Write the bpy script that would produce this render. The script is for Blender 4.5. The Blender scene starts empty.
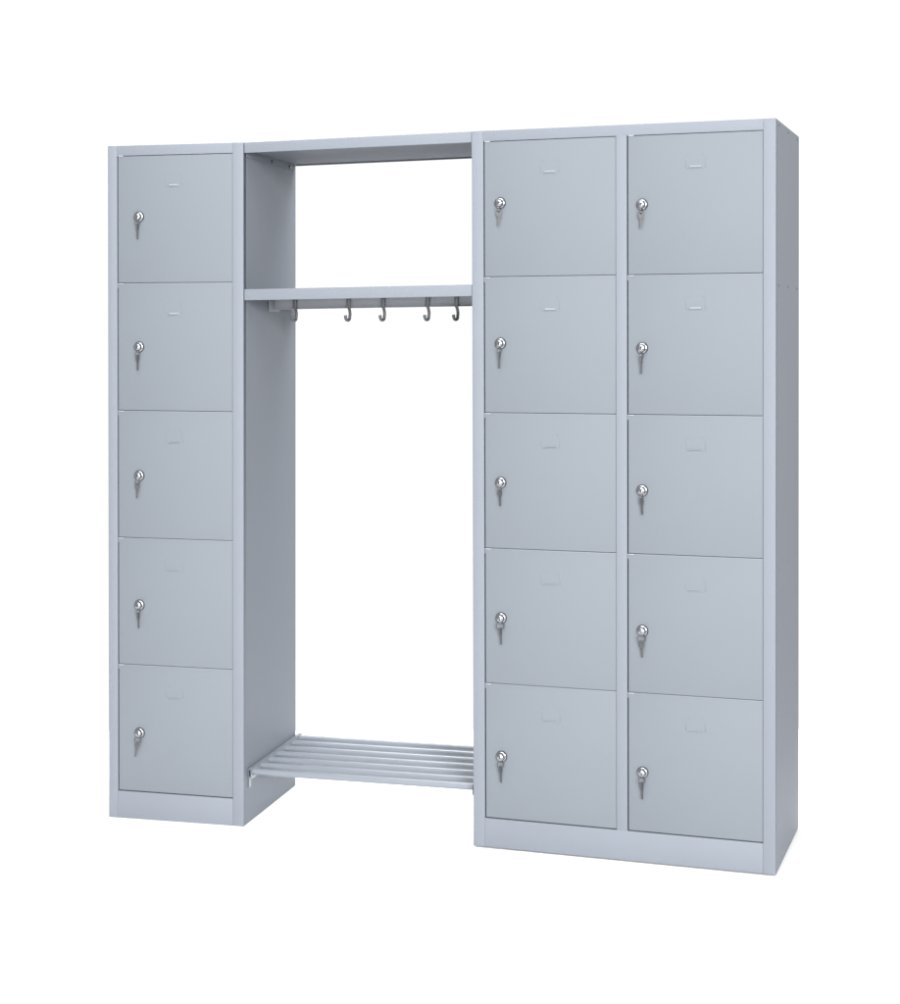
import bpy, bmesh, math, random
from mathutils import Matrix, Vector
random.seed(4)
S = bpy.context.scene
COL = S.collection
H = 1.8

# ---------------------------------------------------------------- materials
def new_mat(name):
    m = bpy.data.materials.new(name); m.use_nodes = True
    nt = m.node_tree
    return m, nt, nt.nodes['Principled BSDF']

def paint(name, col, rough=.62, grain=.035, bump=.05, spec=.3, mottle=.03):
    """powder coated sheet steel: fine orange peel, faint wear and tone changes"""
    m, nt, b = new_mat(name)
    N, L = nt.nodes, nt.links
    tc = N.new('ShaderNodeTexCoord')
    n1 = N.new('ShaderNodeTexNoise'); n1.inputs['Scale'].default_value = 900; n1.inputs['Detail'].default_value = 2
    n2 = N.new('ShaderNodeTexNoise'); n2.inputs['Scale'].default_value = 4.5; n2.inputs['Detail'].default_value = 4
    L.new(tc.outputs['Object'], n1.inputs['Vector']); L.new(tc.outputs['Object'], n2.inputs['Vector'])
    a = N.new('ShaderNodeMath'); a.operation = 'MULTIPLY_ADD'; a.inputs[1].default_value = grain*2; a.inputs[2].default_value = 1-grain
    L.new(n1.outputs['Fac'], a.inputs[0])
    c = N.new('ShaderNodeMath'); c.operation = 'MULTIPLY_ADD'; c.inputs[1].default_value = mottle*2; c.inputs[2].default_value = 1-mottle
    L.new(n2.outputs['Fac'], c.inputs[0])
    d = N.new('ShaderNodeMath'); d.operation = 'MULTIPLY'; L.new(a.outputs[0], d.inputs[0]); L.new(c.outputs[0], d.inputs[1])
    v = N.new('ShaderNodeVectorMath'); v.operation = 'SCALE'; v.inputs[0].default_value = col
    L.new(d.outputs[0], v.inputs['Scale']); L.new(v.outputs[0], b.inputs['Base Color'])
    r = N.new('ShaderNodeMath'); r.operation = 'MULTIPLY_ADD'; r.inputs[1].default_value = .12; r.inputs[2].default_value = rough-.06
    L.new(n2.outputs['Fac'], r.inputs[0]); L.new(r.outputs[0], b.inputs['Roughness'])
    bp = N.new('ShaderNodeBump'); bp.inputs['Strength'].default_value = bump; bp.inputs['Distance'].default_value = .0004
    L.new(n1.outputs['Fac'], bp.inputs['Height'])
    n3 = N.new('ShaderNodeTexNoise'); n3.inputs['Scale'].default_value = 4; n3.inputs['Detail'].default_value = 1
    L.new(tc.outputs['Object'], n3.inputs['Vector'])
    bp2 = N.new('ShaderNodeBump'); bp2.inputs['Strength'].default_value = .03; bp2.inputs['Distance'].default_value = .002
    L.new(n3.outputs['Fac'], bp2.inputs['Height']); L.new(bp.outputs[0], bp2.inputs['Normal'])
    L.new(bp2.outputs[0], b.inputs['Normal'])
    b.inputs['Specular IOR Level'].default_value = spec
    return m

def metal(name, col, rough, grain=.1):
    m, nt, b = new_mat(name); N, L = nt.nodes, nt.links
    b.inputs['Metallic'].default_value = 1
    n = N.new('ShaderNodeTexNoise'); n.inputs['Scale'].default_value = 260
    tc = N.new('ShaderNodeTexCoord'); L.new(tc.outputs['Object'], n.inputs['Vector'])
    r = N.new('ShaderNodeMath'); r.operation = 'MULTIPLY_ADD'; r.inputs[1].default_value = grain; r.inputs[2].default_value = rough
    L.new(n.outputs['Fac'], r.inputs[0]); L.new(r.outputs[0], b.inputs['Roughness'])
    b.inputs['Base Color'].default_value = (*col, 1)
    return m

K = .68
M_FRAME = paint('grey_blue_powder_coat', (.236*K, .260*K, .300*K))
M_DOOR = paint('grey_powder_coat', (.204*K, .227*K, .255*K), grain=.015, bump=.03, mottle=.03)
M_SHELF = paint('pale_powder_coat', (.236*K, .260*K, .300*K))
M_RACK = paint('silver_painted_tube', (.160, .178, .205), rough=.3, spec=.6, grain=.02)
M_RAIL = paint('grey_rail_paint', (.27, .285, .31), rough=.5)
M_HOOK = paint('dull_zinc', (.070, .076, .083), rough=.42, spec=.6)
M_CHROME = metal('chrome', (.30, .31, .33), .2)
M_STEEL = paint('nickel_key', (.058, .061, .065), rough=.5, spec=.35, grain=.01)
M_DARK = paint('dark_slot', (.02, .02, .022), rough=.6)
M_WHITE = paint('white_plastic_and_lip_glint', (.25, .265, .29), rough=.35, grain=.01)  # buffers; also the glint painted on upper card holder lips
M_RIVET = paint('grey_rivet', (.06, .065, .075), rough=.5)

mf, nt, b = new_mat('white_sweep')
b.inputs['Base Color'].default_value = (.92, .92, .92, 1); b.inputs['Roughness'].default_value = .9
b.inputs['Specular IOR Level'].default_value = 0
n = nt.nodes.new('ShaderNodeTexNoise'); n.inputs['Scale'].default_value = 3
rr = nt.nodes.new('ShaderNodeValToRGB'); rr.color_ramp.elements[0].color = (.91, .91, .91, 1); rr.color_ramp.elements[1].color = (.93, .93, .93, 1)
nt.links.new(n.outputs['Fac'], rr.inputs[0]); nt.links.new(rr.outputs[0], b.inputs['Base Color'])
M_FLOOR = mf

# ---------------------------------------------------------------- helpers
class MB:
    """collects solids in one bmesh; X maps local coords before storing"""
    def __init__(s, X=None): s.bm = bmesh.new(); s.X = X or (lambda x, y, z: Vector((x, y, z))); s.mi = 0
    def box(s, x0, x1, y0, y1, z0, z1, bev=0, seg=2):
        t = bmesh.new()
        v = [t.verts.new(s.X(x, y, z)) for x, y, z in ((x0,y0,z0),(x1,y0,z0),(x1,y1,z0),(x0,y1,z0),(x0,y0,z1),(x1,y0,z1),(x1,y1,z1),(x0,y1,z1))]
        for f in ((0,3,2,1),(4,5,6,7),(0,1,5,4),(1,2,6,5),(2,3,7,6),(3,0,4,7)): t.faces.new([v[i] for i in f])
        if bev: bmesh.ops.bevel(t, geom=t.edges[:], offset=bev, segments=seg, profile=.5, affect='EDGES')
        s._take(t, False); return s
    def _take(s, t, smooth=False):
        for f in t.faces: f.material_index = s.mi; f.smooth = smooth
        me = bpy.data.meshes.new('tmp'); t.to_mesh(me); t.free(); s.bm.from_mesh(me); bpy.data.meshes.remove(me)
    def revolve(s, prof, c=(0,0,0), n=28, sx=1, sz=1):
        """profile (r, d): radius, distance towards -y from c"""
        t = bmesh.new(); rings = []
        for r, d in prof:
            if r < 1e-6: rings.append([t.verts.new(s.X(c[0], c[1]-d, c[2]))])
            else: rings.append([t.verts.new(s.X(c[0]+r*sx*math.cos(2*math.pi*k/n), c[1]-d, c[2]+r*sz*math.sin(2*math.pi*k/n))) for k in range(n)])
        for a, b_ in zip(rings, rings[1:]):
            for k in range(n):
                q = [a[k % len(a)], a[(k+1) % n % len(a)], b_[(k+1) % n % len(b_)], b_[k % len(b_)]]
                u = []
                for w in q:
                    if w not in u: u.append(w)
                if len(u) > 2: t.faces.new(u)
        bmesh.ops.recalc_face_normals(t, faces=t.faces[:])
        s._take(t, True); return s
    def tube(s, pts, r, n=14, closed=False, flat=1.0):
        t = bmesh.new(); P = [Vector(s.X(*p)) for p in pts]; rings = []; N = len(P)
        up = None
        for i in range(N):
            if closed: d = (P[(i+1) % N]-P[i-1]).normalized()
            else: d = (P[min(i+1, N-1)]-P[max(i-1, 0)]).normalized()
            if up is None: up = d.orthogonal().normalized()
            up = (up - d*up.dot(d)).normalized(); w = d.cross(up)
            rings.append([t.verts.new(P[i]+up*r*math.cos(2*math.pi*k/n)+w*r*flat*math.sin(2*math.pi*k/n)) for k in range(n)])
        rr_ = list(zip(rings, rings[1:])) + ([(rings[-1], rings[0])] if closed else [])
        for a, b_ in rr_:
            for k in range(n): t.faces.new((a[k], a[(k+1) % n], b_[(k+1) % n], b_[k]))
        if not closed:
            t.faces.new(rings[0][::-1]); t.faces.new(rings[-1])
        bmesh.ops.recalc_face_normals(t, faces=t.faces[:])
        s._take(t, True); return s
    def prism(s, outline, y0, y1, bev=0):
        """outline in x,z, thickness along y"""
        t = bmesh.new()
        a = [t.verts.new(s.X(x, y0, z)) for x, z in outline]; b_ = [t.verts.new(s.X(x, y1, z)) for x, z in outline]
        t.faces.new(a); t.faces.new(b_[::-1]); n = len(a)
        for k in range(n): t.faces.new((a[k], b_[k], b_[(k+1) % n], a[(k+1) % n]))
        bmesh.ops.recalc_face_normals(t, faces=t.faces[:])
        if bev: bmesh.ops.bevel(t, geom=t.edges[:], offset=bev, segments=2, profile=.5, affect='EDGES')
        s._take(t, False); return s
    def prism_x(s, x0, x1, prof):
        t = bmesh.new()
        a = [t.verts.new(s.X(x0, y, z)) for y, z in prof]; b_ = [t.verts.new(s.X(x1, y, z)) for y, z in prof]
        t.faces.new(a); t.faces.new(b_[::-1]); n = len(a)
        for k in range(n): t.faces.new((a[k], b_[k], b_[(k+1) % n], a[(k+1) % n]))
        bmesh.ops.recalc_face_normals(t, faces=t.faces[:]); s._take(t, False); return s
    def build(s, name, mats, parent=None, loc=(0,0,0)):
        bmesh.ops.translate(s.bm, verts=s.bm.verts[:], vec=-Vector(loc))
        bmesh.ops.recalc_face_normals(s.bm, faces=s.bm.faces[:])
        me = bpy.data.meshes.new(name); s.bm.to_mesh(me); s.bm.free()
        for m in (mats if isinstance(mats, (list, tuple)) else [mats]): me.materials.append(m)
        try: me.set_sharp_from_angle(angle=math.radians(50))
        except Exception: pass
        o = bpy.data.objects.new(name, me); COL.objects.link(o); o.location = loc
        if parent: o.parent = parent
        return o

def thing(name, label, cat, mtx, group=None):
    o = bpy.data.objects.new(name, None); COL.objects.link(o); o.matrix_world = mtx
    o.empty_display_size = .1
    o['label'] = label; o['category'] = cat
    if group: o['group'] = group
    return o

# ---------------------------------------------------------------- placement
def unit(x, y, a, rx, ry, z):
    return Matrix.Translation((x, y, z)) @ Matrix.Rotation(-a, 4, 'Z') @ Matrix.Rotation(ry, 4, 'Y') @ Matrix.Rotation(rx, 4, 'X')
ML = unit(-0.71581, 4.84819, 0.26403, .00046, .00450, 0)
MR = unit(0.248431, 4.55146, 0.34992, .00139, -.00017, 0)
ZL, ZR = -.0030, .0005
ML.translation.z = ZL; MR.translation.z = ZR
WL, DL, WR, DR = .3825, .4526, .7510, .4457

def G(s, v, z):
    """a point between the two lockers: s 0..1 left to right, v depth, z height"""
    return (ML @ Vector((WL, v, z)))*(1-s) + (MR @ Vector((0, v, z)))*s

# ---------------------------------------------------------------- locker
Z0, PITCH, NROW = .073, .3400, 5
def strip(mb, x0, x1, z0, z1, y, h):
    """pressed ridge standing h out of the plane y, with sloping flanks"""
    t = bmesh.new(); e = min((x1-x0), (z1-z0))*.32
    v = [t.verts.new(mb.X(*q)) for q in ((x0,y,z0),(x1,y,z0),(x1,y,z1),(x0,y,z1),(x0+e,y-h,z0+e),(x1-e,y-h,z0+e),(x1-e,y-h,z1-e),(x0+e,y-h,z1-e))]
    for f in ((4,5,6,7),(0,1,5,4),(1,2,6,5),(2,3,7,6),(3,0,4,7)): t.faces.new([v[i] for i in f])
    mb._take(t)

def door(par, x0, x1, row, lock_x, lock_z, card_x):
    z0 = Z0+PITCH*row; z1 = z0+PITCH
    a, b_ = z0+(.0022 if row else .0025), z1-(.0019 if row < 4 else .0013)
    lx0, lx1 = x0+.0028, x1-.0007
    d = MB(); yf = .0012
    d.box(lx0, lx1, yf, .019, a, b_, .0013, 2)
    o = d.build('door', M_DOOR, par, loc=(lx0, yf, a))
    # card holder: pressed U with a lower lip; upper rows have its glint painted pale
    c = MB(); zc = z1-.0705
    w2 = .0235
    for sx in (-1, 1):
        strip(c, card_x+sx*w2-.0016, card_x+sx*w2+.0016, zc-.013, zc+.017, 0, .0007)
        strip(c, card_x+sx*w2-sx*.006-.0022, card_x+sx*w2-sx*.006+.0022, zc+.0165, zc+.0195, 0, .0007)
    strip(c, card_x-w2+.003, card_x+w2-.003, zc-.0160, zc-.0125, 0, .0008)
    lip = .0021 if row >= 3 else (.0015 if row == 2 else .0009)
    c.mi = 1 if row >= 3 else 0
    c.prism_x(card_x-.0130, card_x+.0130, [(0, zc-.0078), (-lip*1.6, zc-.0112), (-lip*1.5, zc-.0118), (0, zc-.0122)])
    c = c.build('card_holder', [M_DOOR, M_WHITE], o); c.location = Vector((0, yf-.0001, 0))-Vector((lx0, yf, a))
    # lock: chrome rosette, barrel and key slot
    k = MB(); P = (lock_x, yf, lock_z)
    k.mi = 1; k.revolve([(0,.0002),(.0146,.0002),(.0146,.0012),(.0132,.0014)], P)
    k.mi = 0
    k.revolve([(.0132,.0005),(.0136,.0035),(.0126,.0052),(.0098,.0060),(.0094,.0050)], P)
    k.revolve([(.0094,.0050),(.0094,.0125),(.0086,.0142),(.0062,.0156),(.0030,.0162),(0,.0163)], P)
    k.mi = 1; k.box(P[0]-.0011, P[0]+.0011, P[1]-.0170, P[1]-.012, P[2]-.0036, P[2]+.0036)
    k = k.build('lock', [M_CHROME, M_DARK], o); k.location = -Vector((lx0, yf, a))
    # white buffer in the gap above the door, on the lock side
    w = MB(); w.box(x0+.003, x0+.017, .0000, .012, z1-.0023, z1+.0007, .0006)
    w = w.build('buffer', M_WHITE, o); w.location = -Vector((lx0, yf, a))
    return o

def locker(mtx, W, D, cols, label, locks, cards):
    t = thing('steel_locker', label, 'locker', mtx, 'steel lockers standing either side of the coat bay')
    sh = .0012
    for i, x in enumerate((0, W-sh)):
        sp = MB(); sp.box(x, x+sh, .0026, D-.0005, 0, H-.0018)
        o = sp.build('side_panel', M_FRAME, t, loc=(x, .003, 0))
        if i == 1 and W > .5:
            for z in (1.788, 1.405, 1.065, .723, .383):
                for y in (.055, .225, .400):
                    r = MB(); r.revolve([(0,.0012),(.0022,.0012),(.0034,.0003),(.0036,-.0005)], (0,0,0), 12)
                    q = r.build('rivet', M_RIVET, o)
                    q.matrix_parent_inverse = Matrix.Identity(4)
                    q.location = Vector((W, y, z))-Vector((x, .003, 0)); q.rotation_euler = (0, 0, math.pi/2)
                    if z < 1.3: q.scale = (.45, .45, .45)
    bk = MB(); bk.box(sh+.0002, W-sh-.0002, D-.0016, D-.0003, .001, H-.002); bk.build('back_panel', M_FRAME, t, loc=(sh, D, 0))
    tp = MB(); tp.box(.0003, W-.0003, .0028, D-.0001, H-.0017, H-.0003); tp.build('top_panel', M_FRAME, t, loc=(0, 0, H))
    bt = MB(); bt.box(sh+.0002, W-sh-.0002, .02, D-.002, Z0-.012, Z0-.010); bt.build('bottom_panel', M_FRAME, t, loc=(0, 0, Z0))
    # front frame: folded stiles full height, rails between them
    xs = [c for cc in cols for c in cc]
    edges = [(0, cols[0][0]), *[(cols[i][1], cols[i+1][0]) for i in range(len(cols)-1)], (cols[-1][1], W)]
    for i, (a, b_) in enumerate(edges):
        m = MB()
        if i in (0, len(edges)-1): z0, z1 = 0, H-.0001
        else: z0, z1 = Z0-.0008, Z0+PITCH*5+.0008
        m.box(a, b_, 0, .022, z0, z1, .0006)
        if i == 0:
            strip(m, .0112, .0128, Z0, z1-.028, 0, .00035)
        m.build('stile', M_FRAME, t, loc=(a, 0, z0))
    e0, e1 = edges[0][1], edges[-1][0]
    m = MB(); m.box(e0+.0002, e1-.0002, .0001, .02, Z0+PITCH*5, H-.0003, .0005); m.build('top_rail', M_FRAME, t, loc=(e0, 0, H-.03))
    m = MB(); m.box(e0+.0002, e1-.0002, .0001, .02, .0006, Z0, .0005); m.build('plinth', M_FRAME, t, loc=(e0, 0, 0))
    for ci, (a, b_) in enumerate(cols):
        for r in range(1, 5):
            z = Z0+PITCH*r
            m = MB(); m.box(a+.0006, b_-.0006, .0021, .022, z-.012, z+.0010, .0003)
            m.box(a+.001, b_-.001, .0225, D-.004, z-.001, z+.0002)
            m.build('compartment_shelf', M_FRAME, t, loc=(a, .003, z))
        for r in range(5):
            door(t, a, b_, r, locks[ci][0], locks[ci][1][4-r], cards[ci])
    return t

CL = [(.0265, .3525)]
CR = [(.0300, .3668), (.3935, .7215)]
LZ = [[1.610, 1.264, .921, .575, .232], [1.618, 1.268, .920, .580, .2315], [1.6045, 1.2563, .9095, .567, .220]]
LX = [.0890, .0735, .4310]
locker(ML, WL, DL, CL, 'narrow grey steel locker of one column with five doors, left of the open coat bay', [(LX[0], LZ[0])], [.189])
locker(MR, WR, DR, CR, 'wide grey steel locker of two columns with ten doors, right of the open coat bay', [(LX[1], LZ[1]), (LX[2], LZ[2])], [.2015, .5610])

# ---------------------------------------------------------------- keys
def key_mesh_ring(r=.0075):
    m = MB(); m.tube([(r*math.cos(t), 0, -r+r*math.sin(t)) for t in [2*math.pi*k/20 for k in range(20)]], .0010, 8, closed=True)
    return m.build('key_ring', M_STEEL)
def key_mesh_key():
    m = MB(); n = 18; y = .0009
    # bow: flat oval plate with a hole (two half outlines), then shoulder and cut blade
    out = [(.0078*math.cos(t), -.0085+.0095*math.sin(t)) for t in [2*math.pi*k/n for k in range(n)]]
    inn = [(.0030*math.cos(t), -.0045+.0028*math.sin(t)) for t in [2*math.pi*k/n for k in range(n)]]
    t = bmesh.new(); V = {}
    for nm, o in (('o', out), ('i', inn)):
        for s_ in (0, 1): V[nm, s_] = [t.verts.new((x, y if s_ else -y, z)) for x, z in o]
    for k in range(n):
        j = (k+1) % n
        for s_ in (0, 1): t.faces.new((V['o', s_][k], V['o', s_][j], V['i', s_][j], V['i', s_][k]))
        t.faces.new((V['o', 0][k], V['o', 0][j], V['o', 1][j], V['o', 1][k])); t.faces.new((V['i', 0][k], V['i', 0][j], V['i', 1][j], V['i', 1][k]))
    bmesh.ops.recalc_face_normals(t, faces=t.faces[:]); m._take(t)
    m.prism([(-.0030,-.0172),(.0030,-.0172),(.0030,-.0215),(.0023,-.0222),(.0023,-.026),(.0013,-.0275),(.0023,-.029),(.0014,-.031),(.0023,-.0325),(.0012,-.0345),(.0022,-.036),(.0018,-.039),(0,-.0415),(-.0022,-.0395),(-.0022,-.0222),(-.0030,-.0215)], -y, y)
    return m.build('key', M_STEEL)

base_ring, base_key = key_mesh_ring(), key_mesh_key()
ORD = ['top', 'second from top', 'middle', 'second from bottom', 'bottom']
WHO = ['narrow left locker', 'left column of wide locker', 'right column of wide locker']
# look of each hanging key: (turn about its own length, sideways lean, ring size, ring drop, words)
LOOK = {
 (0,0): (89, 0, 1.0, .000, 'key seen edge on'), (0,1): (72, 0, 1.0, .002, 'thin key on a small ring'), (0,2): (40, 3, 1.0, .000, 'key turned half towards the viewer'),
 (0,3): (86, -2, .9, .002, 'narrow key seen edge on'), (0,4): (12, 9, 1.15, .001, 'key leaning left on a wide ring'),
 (1,0): (22, 2, .9, .000, 'broad key seen flat on'), (1,1): (88, 0, 1.0, .002, 'narrow key seen edge on'), (1,2): (58, -2, .9, .000, 'key turned partly sideways'),
 (1,3): (82, -3, 1.35, .000, 'key on a wide open ring'), (1,4): (70, -2, 1.1, .002, 'thin key on a small ring'),
 (2,0): (22, 2, .9, .000, 'broad key seen flat on'), (2,1): (88, 0, 1.0, .002, 'narrow key seen edge on'), (2,2): (60, -3, .9, .000, 'key turned partly sideways'),
 (2,3): (35, -2, 1.3, .000, 'key on a wide open ring'), (2,4): (72, -2, 1.1, .002, 'thin key on a small ring')}
for c in range(3):
    for r in range(5):
        turn, lean, rs, drop, words = LOOK[c, r]
        mt = (ML if c == 0 else MR) @ Matrix.Translation((LX[c]-.0005, -.0085, LZ[c][r]-.0085-drop)) @ Matrix.Rotation(math.radians(lean), 4, 'Y')
        t = thing('hanging_key', f'{words}, {ORD[r]} lock, {WHO[c]}', 'key', mt, 'keys hanging from the locker locks')
        if c == 0 and r == 0: a, b_ = base_ring, base_key
        else:
            a, b_ = base_ring.copy(), base_key.copy(); COL.objects.link(a); COL.objects.link(b_)
        a.parent = t; b_.parent = t
        a.scale = (rs, rs, rs); a.rotation_euler = (0, 0, math.radians(min(turn, 40)*.8)) if rs > 1 else (0, 0, math.radians(60))
        b_.location = (0, 0, -.0150*rs+.0045); b_.rotation_euler = (0, 0, math.radians(turn)); b_.scale = (.75, 1.8, 1) if turn > 65 else (.85, 1.3, 1)

# ---------------------------------------------------------------- between the lockers
SM = .0016/.6267
def gthing(name, label, cat, z):
    return thing(name, label, cat, Matrix.Translation(G(.5, .22, z)))
def gb(t): return MB(G)
def _gb(mb, name, mat, t):
    o = mb.build(name, mat, None, loc=t.matrix_world.translation); o.parent = t; o.location = (0, 0, 0); return o

# overhead panel
t = gthing('overhead_panel', 'grey steel panel bridging the tops of the two lockers above the open bay', 'panel', 1.78)
m = gb(t); m.box(SM, 1-SM, .003, .0045, 1.7725, 1.7995, .0006); _gb(m, 'front_lip', M_SHELF, t)
m = gb(t); m.box(SM, 1-SM, .0047, .4460, 1.7965, 1.7990); _gb(m, 'plate', M_SHELF, t)
m = gb(t); m.box(SM+.004, 1-SM-.004, .0170, .4290, 1.7800, 1.7812); _gb(m, 'underside_panel', M_SHELF, t)
m = gb(t); m.box(SM, 1-SM, .4445, .4460, 1.7765, 1.7960); m.box(SM, 1-SM, .438, .4443, 1.7765, 1.7777); _gb(m, 'back_lip', M_SHELF, t)
m = gb(t); m.box(SM, 1-SM, .0047, .016, 1.7727, 1.7740); _gb(m, 'return_flange', M_SHELF, t)
for s0, s1 in ((SM, SM+.0022), (1-SM-.0022, 1-SM)):
    m = gb(t); m.box(s0, s1, .018, .425, 1.763, 1.7798); _gb(m, 'end_flange', M_SHELF, t)
for v in (.225, .385):
    m = gb(t); m.tube([(.005, v, 1.7690), (.0125, v, 1.7690)], .0048, 10); _gb(m, 'screw', M_CHROME, t)

# hat shelf with hook rail
t = gthing('hat_shelf', 'grey steel hat shelf between the lockers with a rail of coat hooks beneath', 'shelf', 1.40)
m = gb(t); m.box(SM, 1-SM, .003, .0048, 1.3870, 1.4160, .0006); _gb(m, 'front_lip', M_SHELF, t)
m = gb(t); m.box(SM, 1-SM, .0050, .4300, 1.4130, 1.4155); _gb(m, 'plate', M_SHELF, t)
m = gb(t); m.box(SM, 1-SM, .4285, .4300, 1.3920, 1.4128); _gb(m, 'back_lip', M_SHELF, t)
m = gb(t); m.box(SM, 1-SM, .0050, .018, 1.3872, 1.3884); _gb(m, 'return_flange', M_SHELF, t)
rail = gb(t); rail.box(.004, .996, .2450, .2462, 1.3655, 1.4128); rail.box(.004, .996, .2360, .2449, 1.3655, 1.3668)
rail.box(.004, .996, .2440, .2450, 1.3735, 1.3745); rail = _gb(rail, 'hook_rail', M_RAIL, t)
for s0, s1 in ((.003, .008), (.992, .997)):
    m = gb(t); m.box(s0, s1, .205, .290, 1.360, 1.4127); _gb(m, 'rail_bracket', M_RAIL, t)
c0 = G(0, 0, 0); c1 = G(1, 0, 0); gx = (c1-c0); gx.z = 0; gx.normalize(); gy = Vector((-gx.y, gx.x, 0))
for s_ in (.1161, .3554, .5073, .7000, .8232):
    P = G(s_, .2340, 0)
    def X(x, y, z, P=P): return Vector((P.x, P.y, 0)) + gx*x + gy*y + Vector((0, 0, z))
    m = MB(X)
    m.box(-.0058, .0038, -.0012, .0012, 1.368, 1.4120, .0005)
    m.prism([(-.0058,1.3682),(.0038,1.3682),(.0068,1.3580),(.0076,1.349),(.0004,1.349),(-.0020,1.3600)], -.0012, .0012)
    pts = [(.0038, 0, 1.352), (.0040, 0, 1.346), (.0036, -.001, 1.3400)]
    for k in range(1, 9):
        a = math.pi*k/8; q = -.0105*(1-math.cos(a)); pts.append((.0036+q*.34, -.001+q*.62, 1.3372-.0072*math.sin(a)))
    pts += [(.0036-.021*.34-.0006, -.001-.021*.62, 1.3405), (.0036-.021*.34-.0012, -.001-.021*.62, 1.3435)]
    m.tube(pts, .0042, 12)
    o = _gb(m, 'coat_hook', M_HOOK, t)

# shoe rack
t = gthing('shoe_rack', 'low rack of seven silver grey tubes between the feet of the two lockers', 'shoe rack', .135)
for side, (s0, s1, s2) in enumerate(((.003, .0055, .018), (.997, .9945, .982))):
    m = gb(t)
    lo, hi = min(s0, s1), max(s0, s1); lo2, hi2 = min(s0, s2), max(s0, s2)
    m.box(lo, hi, .028, .476, .125, .1475)
    a_, b2 = (hi+.0001, hi2) if side == 0 else (lo2, lo-.0001)
    m.box(a_, b2, .028, .476, .1460, .1475); m.box(a_, b2, .028, .476, .125, .1264)
    l3 = (b2-.0022, b2) if side == 0 else (a_, a_+.0022)
    m.box(l3[0], l3[1], .028, .476, .1200, .1459)
    m.box(lo, hi, .034, .052, .096, .1249)
    _gb(m, 'bracket', M_RACK, t)
for k in range(7):
    v = .048+.0685*k
    m = gb(t); m.tube([(.0195, v, .1370), (.26, v, .1370), (.5, v, .1370), (.74, v, .1370), (.9805, v, .1370)], .0088, 20)
    o = _gb(m, 'tube', M_RACK, t)
    for s0, s1 in ((.0185, .0225), (.9775, .9815)):
        m = gb(t); m.tube([(s0, v, .1370), (s1, v, .1370)], .0096, 16); c = _gb(m, 'end_cap', M_RACK, t); c.parent = o

# ---------------------------------------------------------------- floor
m = MB(); 
m.box(-1.7, 1.5, 2.0, 5.9, -.02, 0)
fl = m.build('floor', M_FLOOR); fl.location.z = -.0032; fl['kind'] = 'structure'

# ---------------------------------------------------------------- light
w = bpy.data.worlds.new('World'); S.world = w; w.use_nodes = True
N, L = w.node_tree.nodes, w.node_tree.links
bg = N['Background']
tc = N.new('ShaderNodeTexCoord'); sp = N.new('ShaderNodeSeparateXYZ'); L.new(tc.outputs['Generated'], sp.inputs[0])
mr = N.new('ShaderNodeMapRange'); mr.inputs['From Min'].default_value = .66; mr.inputs['From Max'].default_value = .83
mr.inputs['To Min'].default_value = .68; mr.inputs['To Max'].default_value = 1.03
L.new(sp.outputs['Y'], mr.inputs['Value'])
L.new(mr.outputs[0], bg.inputs['Strength']); bg.inputs['Color'].default_value = (1, 1, 1, 1)

def area(name, loc, target, size, power, sy=None, col=(1,1,1)):
    l = bpy.data.lights.new(name, 'AREA'); l.shape = 'RECTANGLE'; l.size = size; l.size_y = sy or size; l.energy = power; l.color = col
    o = bpy.data.objects.new(name, l); COL.objects.link(o); o.location = loc
    o.rotation_euler = (Vector(target)-Vector(loc)).to_track_quat('-Z', 'Y').to_euler()
    return o
area('key_softbox', (2.2, -5.0, 2.6), (.0, 4.6, .8), 2.5, 1300)
area('added_low_fill', (-2.0, -1.0, .6), (.0, 4.6, .4), 1.4, 95)  # added frontal fill, lifts the door bottoms and plinths
area('added_right_fill', (3.4, 4.4, 2.5), (.9, 4.6, 1.7), .9, 8)  # unseen fill added to brighten the right side panel towards its top
area('added_overhead_fill', (-.7, 1.6, 4.2), (-.1, 4.0, .4), 3.0, 190)  # added top light that keeps the floor and bay white
area('added_back_floor_fill', (-.2, 5.7, 2.8), (-.1, 5.4, 0), 1.6, 140)  # added behind the lockers to whiten the floor seen through the bay

# ---------------------------------------------------------------- camera
f, cx, cy, pitch, roll, h = 1811.4788, 373.683, 367.041, .0183616, -.0032363, 1.29361
cd = bpy.data.cameras.new('camera'); co = bpy.data.objects.new('camera', cd); COL.objects.link(co); S.camera = co
cd.sensor_fit = 'VERTICAL'; cd.sensor_height = 24; cd.sensor_width = 24
cd.lens = f/1004*24
cd.shift_x = (450-cx)/1004; cd.shift_y = -(502-cy)/1004
cd.clip_start = .05; cd.clip_end = 500
co.matrix_world = Matrix.Translation((0, 0, h)) @ Matrix.Rotation(math.pi/2-pitch, 4, 'X') @ Matrix.Rotation(roll, 4, 'Z')

S.render.engine = 'CYCLES'
S.render.resolution_x, S.render.resolution_y = 918, 1024
S.view_settings.view_transform = 'Standard'; S.view_settings.look = 'None'
S.view_settings.exposure = .04; S.view_settings.gamma = 1
